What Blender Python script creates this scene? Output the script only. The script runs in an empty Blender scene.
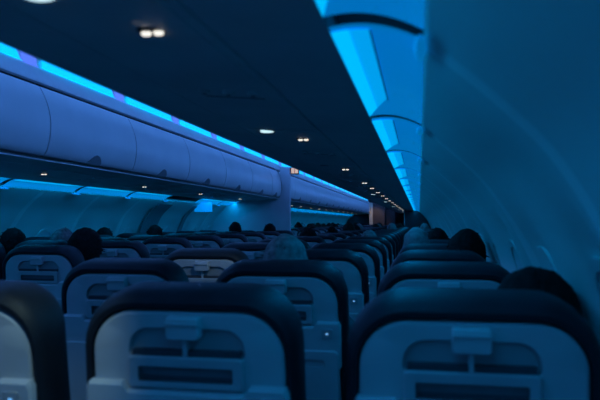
import bpy, bmesh, math, random
from mathutils import Vector, Matrix, noise
random.seed(7)
C = bpy.context.scene.collection
EYE = 1.24                     # camera height above the cabin floor
XC = -1.385                    # cabin centre line (camera sits at x = 0)
YB, YE = -3.0, 27.2            # rear and front end of the modelled cabin
ORD = ('zeroth first second third fourth fifth sixth seventh eighth ninth tenth eleventh twelfth thirteenth fourteenth '
       'fifteenth sixteenth seventeenth eighteenth nineteenth twentieth twenty-first twenty-second twenty-third twenty-fourth '
       'twenty-fifth twenty-sixth twenty-seventh twenty-eighth twenty-ninth thirtieth thirty-first thirty-second thirty-third '
       'thirty-fourth thirty-fifth thirty-sixth').split()

# ------------------------------------------------------------------ materials
def mat(name, col, rough=.5, var=.12, scale=9.0, bump=0.0, bscale=120.0, spec=.4, metal=0.0):
    m = bpy.data.materials.new(name); m.use_nodes = True
    nt = m.node_tree; b = nt.nodes['Principled BSDF']
    tc = nt.nodes.new('ShaderNodeTexCoord')
    nz = nt.nodes.new('ShaderNodeTexNoise'); nz.inputs['Scale'].default_value = scale; nz.inputs['Detail'].default_value = 4
    nt.links.new(tc.outputs['Object'], nz.inputs['Vector'])
    rp = nt.nodes.new('ShaderNodeValToRGB')
    rp.color_ramp.elements[0].position = .3; rp.color_ramp.elements[1].position = .7
    rp.color_ramp.elements[0].color = tuple(c*(1-var) for c in col)+(1,)
    rp.color_ramp.elements[1].color = tuple(min(1, c*(1+var)) for c in col)+(1,)
    nt.links.new(nz.outputs['Fac'], rp.inputs['Fac']); nt.links.new(rp.outputs['Color'], b.inputs['Base Color'])
    b.inputs['Roughness'].default_value = rough; b.inputs['Specular IOR Level'].default_value = spec
    b.inputs['Metallic'].default_value = metal
    if bump:
        n2 = nt.nodes.new('ShaderNodeTexNoise'); n2.inputs['Scale'].default_value = bscale
        nt.links.new(tc.outputs['Object'], n2.inputs['Vector'])
        bp = nt.nodes.new('ShaderNodeBump'); bp.inputs['Strength'].default_value = bump; bp.inputs['Distance'].default_value = .004
        nt.links.new(n2.outputs['Fac'], bp.inputs['Height']); nt.links.new(bp.outputs['Normal'], b.inputs['Normal'])
    return m
def emit(name, col, s):
    m = bpy.data.materials.new(name); m.use_nodes = True
    nt = m.node_tree; b = nt.nodes['Principled BSDF']
    b.inputs['Base Color'].default_value = tuple(min(1, c*.8+.02) for c in col)+(1,)
    b.inputs['Emission Color'].default_value = tuple(col)+(1,); b.inputs['Emission Strength'].default_value = s
    b.inputs['Roughness'].default_value = .4
    return m
M = dict(
    wall=mat('wall_panel', (.60, .67, .66), .55, .04, 3),
    bin=mat('bin_plastic', (.70, .70, .72), .42, .04, 4),
    under=mat('underside_plastic', (.60, .62, .63), .5, .08, 5),
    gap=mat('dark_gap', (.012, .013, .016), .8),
    trimw=mat('white_trim', (.75, .75, .77), .35, .04),
    carpet=mat('carpet', (.03, .04, .07), .95, .4, 60, .5, 300),
    leather=mat('dark_leather', (.012, .016, .022), .52, .25, 14, .25, 260, .22),
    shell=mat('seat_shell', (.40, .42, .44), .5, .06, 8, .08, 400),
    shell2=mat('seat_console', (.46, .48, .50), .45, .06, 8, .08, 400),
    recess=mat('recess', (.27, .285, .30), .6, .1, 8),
    plate=mat('pocket_plate', (.36, .38, .40), .45, .06, 8),
    slot=mat('slot_dark', (.11, .12, .135), .8),
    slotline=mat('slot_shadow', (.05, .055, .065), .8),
    latch=mat('latch_plastic', (.42, .44, .46), .4, .05),
    fabric=mat('seat_fabric', (.03, .035, .055), .9, .3, 50, .4, 300),
    metal=mat('grey_metal', (.35, .36, .38), .35, .1, 20, 0, 100, .5, .8),
    skin=mat('skin', (.42, .27, .20), .55, .08, 20),
    hair_black=mat('hair_black', (.010, .009, .009), .8, .5, 60, .8, 160, .08),
    hair_brown=mat('hair_brown', (.035, .024, .018), .8, .5, 60, .8, 160, .08),
    hair_grey=mat('hair_grey', (.17, .17, .17), .7, .4, 50, .8, 160),
    hair_white=mat('hair_white', (.17, .175, .18), .7, .2, 50, .8, 160),
    cloth_dark=mat('cloth_dark', (.02, .022, .03), .9, .3, 30, .3, 200),
    cloth_grey=mat('cloth_grey', (.12, .13, .15), .9, .3, 30, .3, 200),
    cloth_blue=mat('cloth_blue', (.04, .06, .12), .9, .3, 30, .3, 200),
    warm=mat('warm_laminate', (.10, .065, .06), .5, .1, 6),
    beige=mat('beige_edge', (.80, .66, .50), .45, .05, 6),
    bulk=mat('bulkhead_dark', (.018, .022, .03), .6, .1, 6),
    divider=mat('divider_panel', (.55, .56, .60), .55, .05, 5),
    surround=mat('door_surround', (.20, .23, .25), .6, .06, 6),
    shade=mat('window_shade', (.58, .60, .62), .5, .05, 6),
    cover=emit('cove_cover', (.0, .29, .85), .50),  # own glow put in so the cover looks lit by its lamp
    cover2=emit('cove_cover_far', (.0, .32, .85), .58),  # brighter glow put into the left covers to look lit
    cyan=emit('cove_lamp_bright', (.0, .50, 1.0), 1.0),
    cyan2=emit('cove_lamp_soft', (.0, .42, 1.0), .80),
    ceilcyan=emit('ceiling_lamp', (.0, .50, 1.0), 1.15),
    clip=emit('clip_lit', (.0, .30, .80), .42),  # glow painted in so the clip does not look shadowed; no lamp
    joint=mat('joint_highlight', (.735, .80, .79), .5, .03, 4),
    capm=emit('lamp_end_cap', (.105, .20, .78), .85),  # violet glow painted in for the lens light on the cap
    glow=emit('lamp_halo_glow', (1.0, .9, .85), .025),
    bulb=emit('reading_bulb', (1.0, .95, .84), 1.1),
    oval=emit('lens_white', (.62, .92, 1.0), 1.0),
    port=emit('port_led', (.20, .55, 1.0), .8),
    sign=emit('sign_glow', (1.0, .62, .38), .55),
    darkplastic=mat('dark_plastic', (.03, .032, .04), .5),
)

# ------------------------------------------------------------------ helpers
def obj(name, bm, m, parent=None, smooth=True, loc=None):
    me = bpy.data.meshes.new(name); bm.normal_update(); bm.to_mesh(me); bm.free()
    for x in (m if isinstance(m, (list, tuple)) else [m]): me.materials.append(x)
    if smooth:
        for p in me.polygons: p.use_smooth = True
        me.set_sharp_from_angle(angle=math.radians(38))
    o = bpy.data.objects.new(name, me); C.objects.link(o)
    if parent: o.parent = parent
    if loc: o.location = loc
    return o
def tag(o, label, cat, group=None, kind=None):
    if label: o['label'] = label
    if cat: o['category'] = cat
    if group: o['group'] = group
    if kind: o['kind'] = kind
    return o
def struct(name, bm, m, parent=None, smooth=True):
    o = obj(name, bm, m, parent, smooth)
    if parent is None: o['kind'] = 'structure'
    return o
def empty(name, label, cat, loc=(0, 0, 0), group=None):
    o = bpy.data.objects.new(name, None); C.objects.link(o); o.location = loc; o.empty_display_size = .1
    return tag(o, label, cat, group)
def dup(root, loc, label, group=None):
    r = root.copy(); C.objects.link(r); r.location = loc
    if label: r['label'] = label
    if group: r['group'] = group
    for ch in root.children:
        c = ch.copy(); C.objects.link(c); c.parent = r
        for g in ch.children:
            d = g.copy(); C.objects.link(d); d.parent = c
    return r
def box(bm, x0, x1, y0, y1, z0, z1, bev=0):
    r = bmesh.ops.create_cube(bm, size=1)
    vs = r['verts']
    bmesh.ops.transform(bm, matrix=Matrix.Translation(((x0+x1)/2, (y0+y1)/2, (z0+z1)/2)) @ Matrix.Diagonal((x1-x0, y1-y0, z1-z0, 1)), verts=vs)
    if bev:
        es = list({e for v in vs for e in v.link_edges})
        bmesh.ops.bevel(bm, geom=es, offset=bev, segments=2, affect='EDGES', profile=.5)
    return bm
def nb(): return bmesh.new()
def rrect(hw, z0, z1, rt, rb, k=7, cx=0.0, hwb=None):
    """rounded outline in x,z; same vertex count whatever the sizes"""
    hwb = hw if hwb is None else hwb
    pts = []
    for (cxx, cz, r, a0) in ((hw-rt, z1-rt, rt, 0), (-hw+rt, z1-rt, rt, 90), (-hwb+rb, z0+rb, rb, 180), (hwb-rb, z0+rb, rb, 270)):
        for i in range(k+1):
            a = math.radians(a0+90*i/k)
            pts.append((cx+cxx+r*math.cos(a), cz+r*math.sin(a)))
    return pts
def loft(bm, loops, cap0=True, cap1=True, mi=None):
    rows = [[bm.verts.new(p) for p in L] for L in loops]
    n = len(rows[0])
    for q, (a, b) in enumerate(zip(rows, rows[1:])):
        for i in range(n):
            j = (i+1) % n
            f = bm.faces.new((a[i], a[j], b[j], b[i]))
            if mi: f.material_index = mi[q]
    if cap0: bm.faces.new(rows[0][::-1])
    if cap1:
        f = bm.faces.new(rows[-1])
        if mi: f.material_index = mi[-1]
    bmesh.ops.recalc_face_normals(bm, faces=bm.faces)
    return bm
def yl(pts, y): return [(x, y, z) for x, z in pts]
def strip(bm, prof, ys, fn=None):
    """open profile (x,z) swept along y"""
    rows = []
    for y in ys:
        rows.append([bm.verts.new(fn(x, y, z) if fn else (x, y, z)) for x, z in prof])
    for a, b in zip(rows, rows[1:]):
        for i in range(len(prof)-1):
            bm.faces.new((a[i], a[i+1], b[i+1], b[i]))
    return bm
def prism(bm, prof, y0, y1):
    return loft(bm, [[(x, y0, z) for x, z in prof], [(x, y1, z) for x, z in prof]])
def R(p): return [(x, z+EYE) for x, z in p]                     # right half, heights given from eye level
def lz(z):
    if z < .30: return z
    if z < .345: return z*(1-.033*(z-.30)/.045)
    if z < .52: return z*.967
    return z*min(1.0, .967+.033*(z-.52)/.34)
def L(p): return [(2*XC-x, lz(z)+EYE) for x, z in p]                # mirrored to the left half
SIDES = (('right', R, 1), ('left', L, -1))
def spline(pts, n):
    out = []
    P = [pts[0]]+list(pts)+[pts[-1]]
    for i in range(1, len(P)-2):
        for k in range(n):
            t = k/n
            q = []
            for d in range(2):
                a, b, c, e = P[i-1][d], P[i][d], P[i+1][d], P[i+2][d]
                q.append(.5*((2*b)+(-a+c)*t+(2*a-5*b+4*c-e)*t*t+(-a+3*b-3*c+e)*t**3))
            out.append(tuple(q))
    out.append(pts[-1]); return out
def capsule(bm, a, b, ra, rb, seg=12):
    a, b = Vector(a), Vector(b); d = (b-a); ln = d.length
    q = d.to_track_quat('Z', 'Y').to_matrix()
    rings = []
    for i in range(4): t = math.radians(90*(1-i/4)); rings.append((-ra*math.sin(t), ra*math.cos(t)))
    rings.append((0, ra)); rings.append((ln, rb))
    for i in range(1, 5): t = math.radians(90*i/4); rings.append((ln+rb*math.sin(t), rb*math.cos(t)))
    loops = []
    for z, r in rings:
        r = max(r, .0008)
        loops.append([tuple(a + q @ Vector((r*math.cos(2*math.pi*s/seg), r*math.sin(2*math.pi*s/seg), z))) for s in range(seg)])
    loft(bm, loops)
def ellipsoid(bm, c, r, u=20, v=14):
    rr = bmesh.ops.create_uvsphere(bm, u_segments=u, v_segments=v, radius=1)
    bmesh.ops.transform(bm, matrix=Matrix.Translation(c) @ Matrix.Diagonal((r[0], r[1], r[2], 1)), verts=rr['verts'])

# ------------------------------------------------------------------ the shell of the cabin
bm = nb(); box(bm, 2*XC-.32, .32, YB, YE, -.06, 0)
struct('floor', bm, M['carpet'], smooth=False)

BX = .008
WALL = spline([(BX, .262), (.05, .226), (.11, .172), (.178, .10), (.228, .02), (.268, -.07), (.305, -.17), (.336, -.28), (.362, -.42),
               (.378, -.60), (.372, -.80), (.34, -1.0), (.285, -1.24)], 4)
WIN0, WINP, WINZ = 1.16, .533, -.228
def wall_fn(side):
    def f(x, y, z):
        h = z-EYE
        k = (y-WIN0)/WINP
        dy = (k-round(k))*WINP
        e = (abs(dy)/.150)**3.0+(abs(h-WINZ)/.215)**3.0
        w = 1/(1+max(0, e)**2.2)
        dep = .030*w
        # the panels are bowed between the frames above the windows
        s = max(0, min(1, (h+.25)/.2))
        # panel joint every second frame
        kk = (y-.94)/.865
        dj = abs((kk-round(kk))*.865)
        dep += s*.022*(math.sqrt(math.sin(math.pi*kk)**2+.015)-.12)*max(0, min(1, (.25-h)/.12))
        return (x+side*dep, y, z)
    return f
for nm, T, s in SIDES:
    prof = WALL if s > 0 else [(x, z-max(0, (z-.05))*.115) for x, z in WALL]
    ys = [YB+.0335*i for i in range(int((YE-YB)/.0335)+1)]+[YE]
    if s > 0: ys = [y for y in ys if y < 9]+[y for i, y in enumerate(ys) if y >= 9 and i % 2 == 0]+[YE]
    bm = strip(nb(), T(prof), ys, wall_fn(s))
    o = struct('wall_'+nm, bm, M['wall'])
    md = o.modifiers.new('shell_thickness', 'SOLIDIFY'); md.thickness = .03; md.offset = -1 if s < 0 else 1
    bm = strip(nb(), T([(.26, -1.10), (.255, -1.235)]), [YB, YE]); struct('baseboard_'+nm, bm, M['under'])

# windows: frame ring + drawn shade in every recess near the camera
wn = 0
for nm, T, s in SIDES:
    rng = range(-1, 12) if s > 0 else range(3, 16)
    for k in rng:
        wn += 1
        yc = WIN0+WINP*k
        xa, xb = .268+.037*.35+.016, .336
        def place(pts, d):
            out = []
            for (yy, h) in pts:
                # wall surface leans: follow it
                xw = .27+(-.07-h)*.335 if h > -.28 else .34+(-.28-h)*.19
                x = xw+.034-d*.6
                out.append(((x if s > 0 else 2*XC-x), yc+yy, h+EYE))
            return out
        o_ = rrect(.118, WINZ-.165, WINZ+.165, .085, .085, 6)
        i_ = rrect(.098, WINZ-.142, WINZ+.142, .07, .07, 6)
        bm = loft(nb(), [place(o_, -.004), place(o_, .010), place([(a*.95, b) for a, b in o_], .014), place(i_, .006), place(i_, -.006)], False, False)
        w = struct('window_%d' % wn, bm, M['wall'])
        bm = nb(); vs = [bm.verts.new(p) for p in place(i_, -.002)]; bm.faces.new(vs)
        obj('window_shade', bm, M['shade'], w, False)

# thin pale strips painting the light along the joints between the wall panels
for nm, T, s in SIDES:
    prof = [p for p in (WALL if s > 0 else [(x, z-max(0, (z-.05))*.115) for x, z in WALL]) if p[1] > -.7]
    f = wall_fn(s)
    for k in range(-2, 15):
        tj = .94+.865*k
        b = nb(); rows = []
        for dy, off in ((-.034, .0), (-.012, .003), (.012, .003), (.034, .0)):
            rows.append([(p[0]-s*(off-.0006), p[1], p[2]) for p in (f(x, tj+dy, z) for x, z in T(prof))])
        vs = [[b.verts.new(p) for p in r] for r in rows]
        for r0, r1 in zip(vs, vs[1:]):
            for i in range(len(r0)-1): b.faces.new((r0[i], r0[i+1], r1[i+1], r1[i]))
        struct('trim_%d' % (100+k+2+(0 if s > 0 else 20)), b, M['joint'])

# ceiling over the aisle, ledges over the bins
cp = [(-.664, .942), (-.76, .985), (-.92, 1.015), (-1.15, 1.035), (XC, 1.04)]
cprof = R(cp)+L(cp)[::-1][1:]
o = struct('ceiling', strip(nb(), cprof, [YB, YE]), M['wall'])
md = o.modifiers.new('thickness', 'SOLIDIFY'); md.thickness = .03; md.offset = -1
tn = 0
for nm, T, s in SIDES:
    tn += 1
    led = [(-.734, .769), (-.734, .778), (-.676, .860), (-.645, .860), (-.645, .80), (-.69, .755)]
    struct('trim_%d' % tn, prism(nb(), T(led), YB, YE), M['trimw'])
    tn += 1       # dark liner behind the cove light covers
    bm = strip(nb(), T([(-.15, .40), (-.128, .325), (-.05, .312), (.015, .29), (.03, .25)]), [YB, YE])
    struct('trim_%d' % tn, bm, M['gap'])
    # light grey wall behind the ceiling lights
    tn += 1
    struct('trim_%d' % tn, strip(nb(), T([(-.650, .857), (-.636, .905), (-.660, .946)]), [YB, YE]), M['trimw'])

# front end; the rear stays open for the blue fill light
bm = nb(); box(bm, 2*XC-.42, .42, YE, YE+.06, 0, 2.25); struct('wall_front', bm, M['bulk'], smooth=False)

# ------------------------------------------------------------------ ceiling strip lights
def ceiling_light(T, y0, y1):
    d = []
    bm = nb()
    pr = T([(-.678, .864), (-.656, .878), (-.654, .918), (-.668, .940)])
    n = 5
    # lens, with a rounded far end
    rows = []
    for i in range(n+1):
        y = y0+(y1-.27-y0)*i/n
        rows.append([bm.verts.new((x, y, z)) for x, z in pr])
    for a, b in zip(rows, rows[1:]):
        for i in range(3): bm.faces.new((a[i], a[i+1], b[i+1], b[i]))
    # rounded tip
    c = rows[-1]; yt = y1-.17
    tip = [bm.verts.new((pr[i][0], yt-(.0 if i in (0,) else .03*i), pr[i][1])) for i in range(4)]
    for i in range(3): bm.faces.new((c[i], c[i+1], tip[i+1], tip[i]))
    cap = nb()
    pc = [(x, z) for x, z in T([(-.682, .8605), (-.668, .878), (-.666, .918), (-.674, .941)])]
    strip(cap, pc, [y1-.215, y1-.07])
    return bm, cap
CL0, CLP = 3.30-1.08*5, 1.08
for nm, T, s in SIDES:
    k = 0; cnt = 0
    y = CL0
    while y < YE-.3:
        y1 = min(y+CLP, YE-.02)
        bm, cap = ceiling_light(T, y, y1)
        cnt += 1
        vis = s < 0
        lab = '%s cyan ceiling light strip above the %s row of luggage bins, counting forward' % (ORD[min(cnt, 36)], nm)
        o = tag(obj('ceiling_light', bm, M['ceilcyan']), lab, 'light', 'cyan strip lights above the %s bins' % nm)
        c = obj('end_cap', cap, M['capm'], o); c['label'] = 'pale rounded end cap'
        y += CLP

# ------------------------------------------------------------------ side wall cove lights
def cove_light(T, y0, y1, label, group):
    A, B = (-.130, .290), (BX, .264 if group.endswith('right side wall') else .240)
    def S(u, dz=0.0): return (A[0]+(B[0]-A[0])*u, A[1]+(B[1]-A[1])*u+.0135*4*u*(1-u)+dz)
    n = 10
    bm = strip(nb(), T([S(i/n) for i in range(n+1)]), [y0+.004, y1-.058])
    root = tag(obj('cove_light', bm, M['cover'] if group.endswith('right side wall') else M['cover2']), label, 'light', group)
    md = root.modifiers.new('thickness', 'SOLIDIFY'); md.thickness = .004; md.offset = 0
    for nmn, u0, u1, m_ in (('lamp_tube', 0, .20, M['cyan']), ('reflector', .205, .42, M['cyan2'])):
        b = nb(); f = .24/.42
        ya = y0+.012
        L1 = y1-.064-f*u0; L2 = y1-.064-f*u1
        us = [u0+(u1-u0)*i/4 for i in range(5)]
        a = [b.verts.new((T([S(u, -.0045)])[0][0], ya, T([S(u, -.0045)])[0][1])) for u in us]
        c = [b.verts.new((T([S(u, -.0045)])[0][0], y1-.064-f*u, T([S(u, -.0045)])[0][1])) for u in us]
        for i in range(4): b.faces.new((a[i], a[i+1], c[i+1], c[i]))
        obj(nmn, b, m_, root)
    # thin edge line between the lamp and its cover, and the clip that holds the cover to the wall
    b = nb(); strip(b, T([S(.42, -.006), S(.445, -.006)]), [y0+.012, y1-.29]); obj('edge_seam', b, M['recess'], root)
    b = nb()
    cx_, cz_ = T([(BX-.005, .252 if group.endswith('right side wall') else .228)])[0]; ellipsoid(b, (cx_, y1+.0, cz_), (.009, .068, .008), 14, 10); obj('clip', b, M['clip'], root)
    return root
for nm, T, s, st, pt, end in (('right', R, 1, .94, .865, 16.6), ('left', L, -1, 2.94, .95, 26)):
    y = st-pt*4 if s < 0 else st-pt*2
    cnt = 0
    while y < end:
        y1 = y+pt
        if s < 0 and 6.6 < y < 7.6: y += pt; continue
        cnt += 1
        cove_light(T, y, y1, '%s cyan cove light panel along the top of the %s side wall, counting forward' % (ORD[cnt], nm), 'cove light panels above the %s side wall' % nm)
        y = y1

# ------------------------------------------------------------------ overhead bins
UND = [(-.130, .284), (-.314, .2995), (-.317, .308), (-.325, .308), (-.328, .3005), (-.60, .324), (-.604, .328), (-.608, .325), (-.765, .341)]
LIP = [(-.776, .341), (-.780, .344), (-.776, .348), (-.735, .350)]
DOORP = spline([(-.770, .368), (-.788, .385), (-.803, .425), (-.815, .50), (-.812, .58), (-.790, .66), (-.757, .725), (-.743, .744)], 3)
def overhead_bin(T, y0, y1, label, group, mirror, hole=None):
    body = UND+LIP+[(-.735, .372), (-.765, .40), (-.775, .50), (-.770, .60), (-.74, .69), (-.71, .746), (-.66, .752), (-.30, .72), (-.14, .60), (-.138, .32)]
    root = tag(obj('overhead_bin', prism(nb(), T(body), y0, y1), M['under'], smooth=False), label, 'luggage bin', group)
    b = nb(); strip(b, T([(-.772, .3395), (-.7795, .3395), (-.7815, .344), (-.776, .3465)]), [y0, y1]); o = obj('lip_trim', b, M['trimw'], root); o['label'] = 'thin pale trim along the lower lip'
    md = o.modifiers.new('t', 'SOLIDIFY'); md.thickness = .002
    b = nb(); strip(b, T([(-.776, .3492), (-.734, .3515), (-.734, .372), (-.766, .385)]), [y0, y1]); strip(b, T([(-.752, .730), (-.722, .744), (-.716, .766)]), [y0, y1]); obj('shadow_gap', b, M['gap'], root)
    inn = [(x+.02, z) for x, z in DOORP][::-1]
    d = obj('door', prism(nb(), T(DOORP+inn), y0+.004, y1-.004), M['bin'], root)
    # recessed half-round handle at the middle of the door's lower edge
    yc = (y0+y1)/2
    b = nb()
    rows = []
    for i in range(9):
        a = math.pi*i/8
        rows.append((yc-.085*math.cos(a), math.sin(a)))
    lo = []
    pts = []
    for off in (.004, .0):
        ring = []
        for y, h in rows:
            u = h*.29
            j = u*(len(DOORP)-1); q = int(j); t = j-q
            x = DOORP[q][0]*(1-t)+DOORP[min(q+1, len(DOORP)-1)][0]*t; z = DOORP[q][1]*(1-t)+DOORP[min(q+1, len(DOORP)-1)][1]*t
            X, Z = T([(x-off, z-off*.4)])[0]
            ring.append((X, y, Z))
        lo.append(ring)
    loft(b, lo); obj('handle', b, M['recess'], d)
    return root
for nm, T, s in SIDES:
    y = 3.14-1.07*5; cnt = 0
    while y < YE-.1:
        y1 = min(y+1.07, YE-.005)
        if s < 0 and abs(y-8.49) < .1: y1 = 9.05
        if s < 0 and abs(y-9.05) < .01: y = 9.15; y1 = 10.10
        cnt += 1
        lab = ('%s pale luggage bin with closed curved door on the left side, counting forward' if s < 0 else
               '%s luggage bin on the right side, its dark underside overhead, counting forward') % ORD[cnt]
        overhead_bin(T, y+.002, y1-.002, lab, 'overhead bins on the %s side' % nm, s)
        y = y1

# ------------------------------------------------------------------ passenger service panels in the undersides
def und_z(x):
    x = -abs(x) if x > 0 else x
    for (x0, z0), (x1, z1) in zip(UND, UND[1:]):
        if x1 <= x <= x0: return z0+(z1-z0)*(x0-x)/(x0-x1)
    return .33
def disc(bm, T, x, y, z, r, h, ry=1.0, seg=14, dome=0):
    loops = []
    for zz, rr in ((z+.002, r), (z-h*.6, r), (z-h, r*.82)):
        loops.append([(T([(x+rr*math.cos(2*math.pi*i/seg), zz)])[0][0], y+ry*rr*math.sin(2*math.pi*i/seg), zz+EYE) for i in range(seg)])
    loft(bm, loops)
def slab(T, x0, x1, y0, y1, dz0, dz1):
    b = nb()
    pts = [(x0, und_z(x0)), (x1, und_z(x1))]
    pr = [(pts[0][0], pts[0][1]-dz0), (pts[1][0], pts[1][1]-dz0), (pts[1][0], pts[1][1]-dz1), (pts[0][0], pts[0][1]-dz1)]
    prism(b, T(pr), y0, y1)
    return b
def service_unit(T, y, label, group, pair=True, oval=False, nozzles=True):
    root = tag(obj('service_panel', slab(T, -.345, -.585, y-.22, y+.57, -.001, .0025), M['under'], smooth=False), label, 'service panel', group)
    b = nb(); disc(b, T, -.418, y-.03, und_z(-.418)-.001, .026, .004, .8); h = obj('lamp_housing', b, M['darkplastic'], root)
    if pair:
        b = nb(); disc(b, T, -.418, y-.068, und_z(-.418)-.001, .016, .003, .9); obj('lamp_halo', b, M['glow'], root)  # faintly glowing disc painted in for the lamp's reflection in its recess
    for dx in (-.0105, .0105):
        b = nb(); disc(b, T, -.418+dx, y-.03, und_z(-.418)-.003, .0085, .007, .8); o = obj('reading_lamp', b, M['bulb'] if pair else M['metal'], root)
        o['label'] = 'lit white reading lamp' if pair else 'unlit reading lamp'
    b = nb(); disc(b, T, -.517, y-.19, und_z(-.517)-.002, .024, .005, .9); o = obj('round_lens', b, M['oval'] if oval else M['metal'], root)
    if oval: o['label'] = 'glowing round white lens'
    for i in range(3):
        b = nb(); disc(b, T, -.38-.06*i, y+.46, und_z(-.38-.06*i)-.003, .015, .008); n = obj('air_nozzle', b, M['under'], root)
        b = nb(); disc(b, T, -.38-.06*i, y+.46, und_z(-.38-.06*i)-.011, .006, .003); obj('nozzle_tip', b, M['metal'], n)
    b = slab(T, -.37, -.52, y+.53, y+.545, .002, .0035); obj('sign_strip', b, M['recess'], root)
    return root
RP = [.985, 2.345, 3.72, 5.05, 5.85, 6.7, 7.6, 8.5, 9.4, 10.4, 11.4, 12.4, 13.5, 14.6, 15.8, 17.0, 18.3, 19.6, 21.0, 22.5]
for i, y in enumerate(RP):
    service_unit(R, y, '%s service panel with lit reading lamps under the right luggage bins, counting forward' % ORD[i+1], 'service panels under the right bins', True, i in (0, 1) or (i > 3 and i % 3 == 0))
LP = [2.2, 3.74, 5.26, 6.72, 8.3, 9.9, 10.9, 11.8, 12.8, 14.0, 15.2, 16.4, 17.6, 18.9, 20.2, 21.5, 22.9, 24.3]
for i, y in enumerate(LP):
    service_unit(L, y, '%s service panel with lit reading lamps under the left luggage bins, counting forward' % ORD[i+1], 'service panels under the left bins', True, False)

# ------------------------------------------------------------------ seats
TOP = 1.112
LEAN = math.radians(7)
def leaned(bm, piv=1.06):
    bmesh.ops.rotate(bm, cent=(0, 0, piv), matrix=Matrix.Rotation(LEAN, 3, 'X'), verts=bm.verts)
    return bm
def T0(z): return TOP+z
def back_bm():
    b = nb()
    spec = [(.150, .062, .042), (.140, .046, .024), (.118, .020, .007), (.092, .006, .0), (.066, .0, .0), (.045, .0, .0), (.022, .0015, .003), (.008, .006, .010), (.0, .013, .020), (.001, .020, .030), (.024, .026, .038)]
    loops = []
    for y, si, ti in spec:
        loops.append(yl(rrect(.207-si, .44, T0(-ti), .102-si*.8, .03, 9, 0, .216-si), y))
    loft(b, loops); return leaned(b)
def shell_bm():
    b = nb()
    o1 = rrect(.182, .46, T0(-.037), .080, .03, 9, 0, .191)
    o2 = rrect(.177, .47, T0(-.041), .077, .03, 9, 0, .186)
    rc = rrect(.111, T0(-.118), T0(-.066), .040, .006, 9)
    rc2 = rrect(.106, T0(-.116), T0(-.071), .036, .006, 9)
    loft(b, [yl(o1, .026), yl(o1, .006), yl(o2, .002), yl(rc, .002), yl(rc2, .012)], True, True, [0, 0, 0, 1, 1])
    return leaned(b)
def plate_bm():
    b = nb()
    o1 = rrect(.109, T0(-.175), T0(-.116), .007, .004, 9); o2 = rrect(.106, T0(-.173), T0(-.119), .006, .004, 9)
    s1 = rrect(.090, T0(-.163), T0(-.135), .004, .004, 9)
    loft(b, [yl(o1, .004), yl(o1, -.006), yl(o2, -.010), yl(s1, -.009), yl(s1, -.0005)], True, True, [0, 0, 0, 1, 1])
    box(b, -.086, .086, -.004, .0005, T0(-.1605), T0(-.1535)); box(b, -.103, .103, -.0005, .013, T0(-.1165), T0(-.107))  # dark strips painted in for shade in the slot and above the plate
    for f in b.faces:
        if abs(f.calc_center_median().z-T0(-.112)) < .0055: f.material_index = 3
        elif (abs(f.calc_center_median().z-T0(-.157)) < .0045 and f.calc_center_median().y > -.0045): f.material_index = 2
    return leaned(b)
def latch_bm():
    b = nb()
    o1 = rrect(.0315, T0(-.083), T0(-.042), .006, .006, 4); o2 = rrect(.029, T0(-.081), T0(-.045), .005, .005, 4)
    loft(b, [yl(o1, .004), yl(o1, -.013), yl(o2, -.017)])
    box(b, -.031, .031, -.021, -.012, T0(-.056), T0(-.049), .002)
    box(b, -.004, .004, -.004, .012, T0(-.117), T0(-.08))
    return leaned(b)
def console_bm():
    b = nb()
    # one wide moulding under the pocket with two raised shoulders beside it
    pts = [(.192, T0(-.30)), (.192, T0(-.176)), (.186, T0(-.166)), (.122, T0(-.166)), (.112, T0(-.180)), (-.112, T0(-.180)), (-.122, T0(-.166)), (-.186, T0(-.166)), (-.192, T0(-.176)), (-.192, T0(-.30))]
    c = [(x*.975, z-.004) for x, z in pts]
    loft(b, [yl(pts, .006), yl(pts, -.012), yl(c, -.018)])
    return leaned(b)
def tray_bm():
    b = nb()
    o1 = rrect(.186, T0(-.60), T0(-.247), .015, .02, 6); o2 = rrect(.182, T0(-.596), T0(-.251), .013, .018, 6)
    g1 = rrect(.045, T0(-.300), T0(-.275), .012, .012, 6, .10); g2 = rrect(.040, T0(-.297), T0(-.279), .008, .008, 6, .10)
    loft(b, [yl(o1, .0), yl(o1, -.018), yl(o2, -.024), yl(g1, -.024), yl(g2, -.012)], True, True, [0, 0, 0, 1, 1])
    return leaned(b)
def port_bm():
    b = nb(); o1 = rrect(.016, T0(-.212), T0(-.184), .004, .004, 3, .152)
    loft(b, [yl(o1, -.010), yl(o1, -.021)]); return leaned(b)
def led_bm():
    b = nb(); o1 = rrect(.0038, T0(-.200), T0(-.1955), .002, .002, 3, .152)
    loft(b, [yl(o1, -.018), yl(o1, -.0225)]); return leaned(b)
def cushion_bm():
    b = nb(); box(b, -.222, .222, .20, .62, .36, .47, .03); return b
def arm_bm(s):
    b = nb(); box(b, min(s*.224, s*.247), max(s*.224, s*.247), .14, .52, .60, .64, .009); box(b, min(s*.228, s*.243), max(s*.228, s*.243), .17, .25, .42, .61); return b
def leg_bm(s):
    b = nb(); box(b, s*.15-.018, s*.15+.018, .22, .27, .0, .37, .006); box(b, s*.15-.018, s*.15+.018, .48, .53, .0, .37, .006); box(b, s*.15-.012, s*.15+.012, .22, .53, .02, .045); return b

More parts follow.
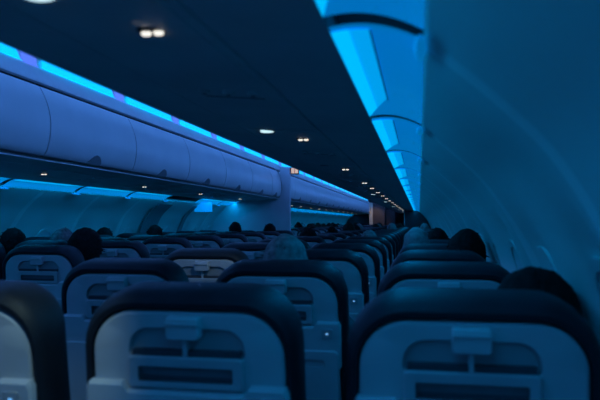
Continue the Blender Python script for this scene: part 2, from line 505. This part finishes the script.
proto = empty('airline_seat', 'seat', 'seat')
obj('backrest', back_bm(), M['leather'], proto)
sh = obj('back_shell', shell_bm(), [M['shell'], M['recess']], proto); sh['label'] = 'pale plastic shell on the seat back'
obj('tray_latch', latch_bm(), M['latch'], sh)
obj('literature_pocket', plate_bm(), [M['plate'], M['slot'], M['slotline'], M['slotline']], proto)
cs = obj('console', console_bm(), M['shell2'], proto)
obj('tray_table', tray_bm(), [M['shell2'], M['recess']], proto)
pt_ = obj('power_port', port_bm(), M['plate'], proto)
ld = obj('indicator_light', led_bm(), M['port'], pt_); ld['label'] = 'small glowing blue-white indicator'
obj('seat_cushion', cushion_bm(), M['fabric'], proto)
for s in (-1, 1): obj('armrest', arm_bm(s), M['darkplastic'], proto)
for s in (-1, 1): obj('leg', leg_bm(s), M['metal'], proto)

# far seats: backrest and shell only
far = empty('airline_seat', 'seat', 'seat')
for ch in proto.children:
    nmx = ch.name.split('.')[0]
    if nmx in ('backrest', 'back_shell', 'seat_cushion', 'leg'):
        c = ch.copy(); C.objects.link(c); c.parent = far

used = [False, False]
SKIP = set()
def seat(x, y, label, group, near):
    p = proto if near else far; i = 0 if near else 1
    if not used[i]:
        used[i] = True; p.location = (x, y, 0); p['label'] = label; p['group'] = group
        return p
    return dup(p, (x, y, 0), label, group)

RX = {'window': .082, 'middle': -.418, 'aisle': -.922}
LX = {'aisle': -1.85, 'middle': -2.35, 'window': -2.85}
PITCH = .786
RROWS = [1.075+PITCH*k for k in range(19)]+[17.6+PITCH*k for k in range(11)]
LROWS = [2.87+PITCH*k for k in range(8)]+[10.75+PITCH*k for k in range(20)]
special = {('R', 0, 'aisle'): 'airline seat at the lower left corner, its pale back lit by a reading lamp',
           ('R', 0, 'middle'): 'large foreground airline seat with dark rim and grey back, left of the big blue-lit one',
           ('R', 0, 'window'): 'large foreground airline seat at lower right, next to the dark-haired passenger by the wall',
           ('R', 1, 'middle'): 'second-row middle seat with glowing port, in front of the grey-haired passenger',
           ('R', 2, 'aisle'): 'third-row seat with brightly lit whitish back and square latch, between darker seats'}
def seat_label(side, r, pos):
    if (side, r, pos) in special: return special[(side, r, pos)]
    return 'dark-rimmed airline %s seat in the %s row ahead, %s side of the cabin' % (pos, ORD[r+1], 'right' if side == 'R' else 'left')
for side, rows, xs in (('R', RROWS, RX), ('L', LROWS, LX)):
    for r, y in enumerate(rows):
        if y > 26.0: continue
        for pos, x in xs.items():
            if (side, r, pos) in SKIP: continue
            seat(x+(.028 if (side, r, pos) == ('R', 0, 'aisle') else 0), y+(.03 if (side, r, pos) == ('R', 0, 'middle') else 0), seat_label(side, r, pos), 'airline seats on the %s side' % ('right' if side == 'R' else 'left'), y < 6.3)

HID = [('window', 'seventeenth', 'right'), ('middle', 'twenty-third', 'right'), ('aisle', 'twenty-third', 'right'), ('window', 'twenty-fourth', 'right'), ('aisle', 'twenty-sixth', 'right'),
       ('window', 'twenty-seventh', 'right'), ('middle', 'twenty-seventh', 'right'), ('aisle', 'thirtieth', 'right'), ('middle', 'twenty-seventh', 'left')]
GONE = ('person with full brown hair in the middle seat, ninth row ahead, left block', 'person with black hair in a bun in the window seat, tenth row ahead, left block')
# ------------------------------------------------------------------ passengers
def realise(bm, name, voxel, smooth_it, mats, parent, post=None):
    o = obj(name, bm, mats, parent)
    md = o.modifiers.new('fuse', 'REMESH'); md.mode = 'VOXEL'; md.voxel_size = voxel
    md2 = o.modifiers.new('soft', 'SMOOTH'); md2.factor = .5; md2.iterations = smooth_it
    bpy.context.view_layer.update()
    ev = o.evaluated_get(bpy.context.evaluated_depsgraph_get())
    me = bpy.data.meshes.new_from_object(ev)
    o.modifiers.clear(); o.data = me
    if not me.materials:
        me.materials.append(mats)
    if post:
        for v in me.vertices: v.co = post(v.co)
    for p in me.polygons: p.use_smooth = True
    return o
HC = Vector((0, .285, 1.135)); HR = Vector((.073, .093, .112))
def make_person(label, hair, hairm, clothm, lean=0.0, rise=0.0, tilt=0.0, detail=True):
    root = empty('person', label, 'person', group='seated passengers')
    def post(co):
        t = max(0.0, min(1.0, (co.z-.60)/.50))
        x = co.x+lean*t**2.5; z = co.z+(rise-.05)*t
        if co.z > .98:                                   # head rolls on the neck
            k = min(1, (co.z-.98)/.05)
            dx, dz = co.x, co.z-1.0
            x += (dx*math.cos(tilt*k)+dz*math.sin(tilt*k))-dx; z += (-dx*math.sin(tilt*k)+dz*math.cos(tilt*k))-dz
        return Vector((x, co.y, z))
    b = nb()
    capsule(b, (0, .32, .55), (0, .29, .78), .125, .120)
    capsule(b, (0, .29, .78), (0, .285, .90), .125, .105)
    capsule(b, (-.14, .285, .93), (.14, .285, .93), .058, .058)
    capsule(b, (0, .285, .93), (0, .285, 1.06), .058, .050)
    ellipsoid(b, HC, HR); ellipsoid(b, (0, .32, 1.085), (.055, .065, .065))
    ellipsoid(b, (0, .383, 1.125), (.012, .020, .026)); ellipsoid(b, (0, .374, 1.078), (.024, .012, .009)); ellipsoid(b, (0, .372, 1.045), (.026, .018, .018))
    for s in (-1, 1):
        ellipsoid(b, (s*.075, .275, 1.125), (.010, .020, .031)); ellipsoid(b, (s*.030, .362, 1.160), (.020, .012, .008))
        capsule(b, (s*.095, .32, .555), (s*.11, .70, .56), .085, .060)
        capsule(b, (s*.11, .70, .56), (s*.11, .66, .12), .058, .038)
        capsule(b, (s*.11, .645, .055), (s*.115, .83, .045), .040, .034)
        capsule(b, (s*.165, .285, .93), (s*.185, .33, .70), .050, .040)
        capsule(b, (s*.185, .33, .70), (s*.13, .52, .655), .040, .028)
        capsule(b, (s*.125, .53, .655), (s*.105, .60, .655), .032, .030)
        for q, (dx, ln) in enumerate(((-.027, .055), (-.009, .066), (.009, .062), (.027, .046))):
            px = s*.105+dx
            capsule(b, (px, .615, .658), (px*.98, .615+ln*.55, .662), .0095, .009, 8); capsule(b, (px*.98, .615+ln*.55, .662), (px*.97, .615+ln, .648), .009, .0075, 8)
        capsule(b, (s*.085, .56, .655), (s*.058, .585, .655), .012, .010, 8); capsule(b, (s*.058, .585, .655), (s*.055, .61, .652), .010, .0085, 8)
    body = realise(b, 'body', .0075 if detail else .011, 3, M['skin'], root, post)
    b = nb()
    capsule(b, (0, .32, .55), (0, .29, .78), .140, .136); capsule(b, (0, .29, .78), (0, .285, .90), .140, .120)
    capsule(b, (-.125, .285, .93), (.125, .285, .93), .070, .070); capsule(b, (0, .285, .95), (0, .285, .995), .068, .060)
    for s in (-1, 1):
        capsule(b, (s*.165, .285, .93), (s*.185, .33, .70), .062, .052); capsule(b, (s*.185, .33, .70), (s*.145, .49, .66), .052, .042)
    realise(b, 'shirt', .014, 2, clothm, root, post)
    b = nb()
    for s in (-1, 1):
        capsule(b, (s*.095, .30, .565), (s*.11, .70, .565), .092, .070); capsule(b, (s*.11, .70, .56), (s*.11, .66, .13), .068, .054)
    realise(b, 'trousers', .014, 2, M['cloth_dark'], root, post)
    b = nb()
    for s in (-1, 1): capsule(b, (s*.11, .635, .062), (s*.115, .84, .050), .048, .042)
    realise(b, 'shoes', .012, 2, M['darkplastic'], root, post)
    if detail:
        for s in (-1, 1):
            b = nb(); ellipsoid(b, (s*.030, .366, 1.142), (.013, .011, .009), 10, 8)
            o = obj('eye', b, M['trimw'], root)
            for v in o.data.vertices: v.co = post(v.co)
    # hair: a thick cap shaped by direction, with locks
    b = nb()
    rr = bmesh.ops.create_uvsphere(b, u_segments=56, v_segments=40, radius=1)
    seed = random.random()*50
    for v in b.verts:
        d = v.co.copy(); n = noise.noise(Vector((d.x*3.2, d.y*3.2, d.z*1.6+seed)))*.05+noise.noise(Vector((d.x*11, d.y*11, d.z*3+seed)))*.03
        g = 1.12+n
        if d.z > .5: g += .03
        if hair == 'full': g += .10
        if hair == 'bushy': g += .10+.08*min(1, abs(d.x)*1.3)
        if hair == 'cropped': g -= .06
        v.co = HC+Vector((d.x*HR.x*g, d.y*HR.y*g, d.z*HR.z*g))+Vector((0, -.004, .004))
        if hair == 'long' and d.y < .35 and d.z < -.1:
            f = min(1, (-d.z-.1)/.6)
            v.co += Vector((d.x*.035*f, -.012*f, -.13*f))
    dead = []
    for f in b.faces:
        c = f.calc_center_median()-HC; cz = c.z/HR.z; cy = c.y/HR.y
        if hair == 'long': kill = cy > .30 and cz < .55
        else: kill = (cy > .20 and cz < .58) or (cz < -.55 and cy > -.25) or cz < -.80 or (cy > -.05 and cz < .05)
        if kill: dead.append(f)
    bmesh.ops.delete(b, geom=dead, context='FACES')
    if hair == 'bun':
        ellipsoid(b, HC+Vector((0, -.06, .115)), (.042, .042, .038), 18, 12)
    # loose locks give a soft outline
    if hair != 'cropped':
        for i in range(46 if detail else 14):
            a = random.uniform(0, 2*math.pi); e = random.uniform(.0, 1.45)
            d = Vector((math.cos(a)*math.cos(e), math.sin(a)*math.cos(e), math.sin(e)))
            if d.y > .3 and d.z < .6: continue
            p = HC+Vector((d.x*HR.x, d.y*HR.y, d.z*HR.z))*1.12
            t = Vector((d.x*.6+random.uniform(-.5, .5), d.y*.6+random.uniform(-.5, .5), random.uniform(-1, .2))).normalized()*random.uniform(.010, .022)
            capsule(b, p, p+t+d*.007, .0055, .0016, 6)
    ho = obj('hair', b, hairm, root)
    for v in ho.data.vertices: v.co = post(v.co)
    return root
H = M
def sit(side, r, pos, dx=0, dy=0):
    x = (RX if side == 'R' else LX)[pos]; y = (RROWS if side == 'R' else LROWS)[r]
    return (x+dx, y+dy, 0)
near_people = [
    # side,row,pos, hair, hair material, clothes, lean, rise, tilt, label
    ('R', 0, 'window', 'bushy', 'hair_black', 'cloth_dark', .130, -.082, .08, 'person with thick black hair leaning to the wall beyond the lower right seat'),
    ('R', 1, 'middle', 'short', 'hair_grey', 'cloth_grey', -.03, -.02, .0, 'person with grey hair showing above the second-row middle seat'),
    ('R', 2, 'window', 'full', 'hair_black', 'cloth_grey', .105, -.02, .10, 'person with dark bushy hair by the right wall, above the third-row window seat'),
    ('R', 3, 'window', 'cropped', 'hair_white', 'cloth_blue', -.085, -.005, -.08, 'person with a smooth grey head seen over the right window seats, beside the far bulkhead'),
    ('R', 4, 'window', 'short', 'hair_black', 'cloth_dark', .04, -.02, .0, 'dark-haired person between the smooth grey head and the bushy-haired passenger'),
    ('L', 0, 'aisle', 'full', 'hair_black', 'cloth_dark', .09, -.02, .05, 'person with big dark hair leaning from the nearest left aisle seat'),
    ('L', 1, 'middle', 'short', 'hair_grey', 'cloth_blue', .0, -.02, .0, 'person with greyish hair in the left block, beside the big dark-haired passenger'),
    ('L', 1, 'window', 'short', 'hair_black', 'cloth_blue', .12, -.02, .05, 'dark-haired person at the left edge of the picture by the wall'),
    ('L', 3, 'window', 'short', 'hair_black', 'cloth_dark', -.02, -.03, .0, 'dark-haired person low by the left wall, just right of the big dark hair'),
    ('L', 4, 'window', 'short', 'hair_black', 'cloth_dark', .14, -.01, .0, 'dark-haired person by the left wall under the end of the cove lights'),
    ('L', 6, 'middle', 'short', 'hair_black', 'cloth_dark', .05, .02, .0, 'dark-haired person in front of the pale divider panel, on its left half'),
    ('L', 6, 'aisle', 'short', 'hair_black', 'cloth_dark', .0, .0, .0, 'dark-haired person in the aisle seat right below the divider post'),
]
for s, r, pos, hair, hm, cm, lean, rise, tilt, lab in near_people:
    p = make_person(lab, hair, M[hm], M[cm], lean, rise, tilt, True)
    p.location = sit(s, r, pos)
taken = {(a[0], a[1], a[2]) for a in near_people}
variants = [make_person('v', h, M[a], M[c], 0, 0, 0, False) for h, a, c in (('short', 'hair_black', 'cloth_dark'), ('full', 'hair_brown', 'cloth_grey'), ('bun', 'hair_black', 'cloth_blue'), ('cropped', 'hair_grey', 'cloth_dark'), ('short', 'hair_grey', 'cloth_grey'))]
desc = ['short black hair', 'full brown hair', 'black hair in a bun', 'cropped grey hair', 'soft grey hair']
vused = [False]*5
for side, rows in (('R', RROWS), ('L', LROWS)):
    for r, y in enumerate(rows):
        if y > 24 or y < 4.4: continue
        for pos in ('window', 'middle', 'aisle'):
            if (side, r, pos) in taken or (side, r, pos) in SKIP: continue
            if side == 'R' and pos == 'window' and r < 7: continue
            if side == 'L' and r < 8 and pos != 'middle': continue
            if random.random() > .55: continue
            i = random.choice((0, 0, 0, 1, 1, 2, 3, 4))
            if side == 'L' and r < 8: continue
            lab = 'person with %s in the %s seat, %s row ahead, %s block' % (desc[i], pos, ORD[r+1], 'right' if side == 'R' else 'left')
            loc = sit(side, r, pos, random.uniform(-.02, .02), random.uniform(-.0, .03)); loc = (loc[0], loc[1], 0)
            if not vused[i]: vused[i] = True; o = variants[i]; o.location = loc; o['label'] = lab
            else: o = dup(variants[i], loc, lab)
            o.scale = (1, 1, random.uniform(.955, 1.0))
for i, v in enumerate(variants):
    if not vused[i]:
        for ch in list(v.children): bpy.data.objects.remove(ch)
        bpy.data.objects.remove(v)

# things the photograph shows nothing of
for o in [o for o in C.objects if o.parent is None and o.get('category') in ('seat', 'person')]:
    l = o['label']
    if l in GONE or any(l == 'dark-rimmed airline %s seat in the %s row ahead, %s side of the cabin' % g for g in HID):
        for ch in list(o.children_recursive): bpy.data.objects.remove(ch)
        bpy.data.objects.remove(o)

# ------------------------------------------------------------------ class divider on the left, with its post
Yd = 9.10
root = empty('cabin_divider', 'pale cabin divider panel with tall post rising to the left luggage bins', 'divider', (0, Yd, 0))
b = nb()
pr = [(-2.12, .02), (-2.12, EYE+.325), (-2.62, EYE+.285), (-2.70, EYE+.255), (-2.78, EYE+.24), (-2.91, EYE+.10), (-3.00, EYE-.05), (-3.07, EYE-.25), (-3.10, EYE-.5), (-3.09, .4), (-3.01, .02)]
prism(b, pr, -.02, .02); obj('panel', b, M['divider'], root, False)
b = nb(); prism(b, [(-2.13, .0), (-2.13, EYE+.325), (-1.985, EYE+.33), (-1.985, EYE+.79), (-1.835, EYE+.79), (-1.835, .0)], -.04, .04); o = obj('post', b, M['divider'], root, False)
# small lit sign at the top of the post
root = empty('lit_sign', 'small warm lit sign beside the head of the divider post', 'sign', (-1.785, Yd+.02, EYE+.738))
b = nb(); box(b, -.045, .075, -.03, .03, -.05, .05, .006); obj('sign_box', b, M['darkplastic'], root, False)
for i in (0, 1):
    b = nb(); box(b, -.035+.055*i, .012+.055*i, -.034, -.028, -.038, .038, .002); obj('sign_window', b, M['sign'], root, False)

# door recess on the left side wall with its lit upper panel
root = empty('door_frame_panel', 'lit blue panel and dark surround at the left exit door', 'panel', (0, 7.9, 0))
b = nb(); box(b, -2.86, -2.62, .0, .015, EYE+.125, EYE+.245, .004); obj('lit_panel', b, M['cover2'], root, False)  # emissive colour makes the panel look lit; it is no lamp
lw = [(2*XC-x+.004, z-max(0, (z-.05))*.115+EYE) for x, z in WALL if -.36 < z < .22]
lo_ = [(x+.022, z) for x, z in lw][::-1]
for ya, yb in ((-1.25, -.86), (-.12, -.02)):
    b = nb(); prism(b, lw+lo_, ya, yb); obj('surround', b, M['surround'], root)

# bulkhead on the right and the galley at the front
root = empty('bulkhead', 'dark bulkhead under the far end of the right luggage bins', 'bulkhead', (0, 16.7, 0))
b = nb(); prism(b, [(-.36, .0), (-.36, EYE+.295), (-.13, EYE+.278), (0, EYE+.26), (.10, EYE+.17), (.22, EYE+.02), (.30, EYE-.17), (.35, EYE-.42), (.36, .5), (.27, .0)], 0, .05); obj('panel', b, M['bulk'], root, False)
b = nb(); box(b, -.38, -.36, -.02, .07, 0, EYE+.298); obj('edge_trim', b, M['under'], root, False)

root = empty('galley_unit', 'warm brown galley wall with beige edge at the far front of the cabin', 'galley', (0, 26.0, 0))
b = nb(); box(b, -1.84, -1.36, .0, 1.1, .0, 1.98); obj('side_wall', b, M['warm'], root, False)
b = nb(); box(b, -1.98, -1.84, -.02, .06, .0, 2.0, .01); obj('edge_post', b, M['beige'], root, False)
b = nb(); box(b, -1.34, -.95, .3, .36, .3, 1.72, .01); obj('curtain_panel', b, M['warm'], root, False)

# ------------------------------------------------------------------ lights
def area(name, loc, size, col, power, rot):
    l = bpy.data.lights.new(name, 'AREA'); l.shape = 'RECTANGLE'; l.size, l.size_y = size; l.color = col; l.energy = power
    o = bpy.data.objects.new(name, l); C.objects.link(o); o.location = loc; o.rotation_euler = rot
    return o
SEG = 5.0
y = YB
i = 0
while y < YE-1:
    ln = min(SEG, YE-y-.1)
    for s in (1, -1):
        x = XC+s*(XC-(-.92))*-1 if s < 0 else -.92
        x = -.715 if s > 0 else 2*XC+.715
        # sits in the cove above the ledge, shines across the aisle
        area('ceiling_lamp', (x, y+ln/2, EYE+.905), (ln, .05), (.085, .25, .95), 1.75*ln, (math.radians(90), 0, math.radians(90) if s > 0 else math.radians(-90)))
        # cove tubes at the side walls shine out and down on the wall
        xs = -.10 if s > 0 else 2*XC+.10
        if not (s > 0 and y > 15):
            area('cove_lamp', (xs, y+ln/2, EYE+.272), (ln, .03), (.0, .38, 1.0), (1.3 if s > 0 else 1.6)*ln, (0, math.radians(28)*s, math.radians(90)) if False else (0, 0, math.radians(90)))
    y += ln
def spot(name, loc, target, power, ang, col, rad=.02, blend=.6):
    l = bpy.data.lights.new(name, 'SPOT'); l.energy = power; l.spot_size = math.radians(ang); l.spot_blend = blend; l.color = col; l.shadow_soft_size = rad
    o = bpy.data.objects.new(name, l); C.objects.link(o); o.location = loc
    o.rotation_euler = (Vector(target)-Vector(loc)).to_track_quat('-Z', 'Y').to_euler()
    return o
spot('reading_spot', (-.545, .78, EYE+.30), (-.86, 1.10, EYE-.30), 5.5, 60, (.66, 1.0, .95))
spot('reading_spot', (-.545, 2.15, EYE+.30), (-.92, 2.68, EYE-.20), 4.0, 34, (.60, .85, 1.0))
spot('galley_spot', (-1.6, 25.2, EYE+.6), (-1.8, 26.1, EYE), 6, 70, (1, .8, .6), .1)

w = bpy.data.worlds.new('cabin_world'); bpy.context.scene.world = w; w.use_nodes = True
bg = w.node_tree.nodes['Background']; bg.inputs['Color'].default_value = (.03, .22, .60, 1); bg.inputs['Strength'].default_value = .22  # blue fill added through the open rear to light the seat backs

# ------------------------------------------------------------------ camera
cam = bpy.data.cameras.new('camera'); co = bpy.data.objects.new('camera', cam); C.objects.link(co)
cam.sensor_width = 36; cam.lens = 640/600*36; cam.clip_start = .02
co.location = (0, 0, EYE)
psi = math.atan(119/640); pit = math.atan(22*math.cos(psi)/640)
co.rotation_euler = (math.radians(90)+pit, 0, psi)
cam.dof.use_dof = True; cam.dof.focus_distance = 5.0; cam.dof.aperture_fstop = 4.5
sc = bpy.context.scene; sc.camera = co
sc.view_settings.view_transform = 'Standard'; sc.view_settings.look = 'None'; sc.view_settings.exposure = 0; sc.view_settings.gamma = 1
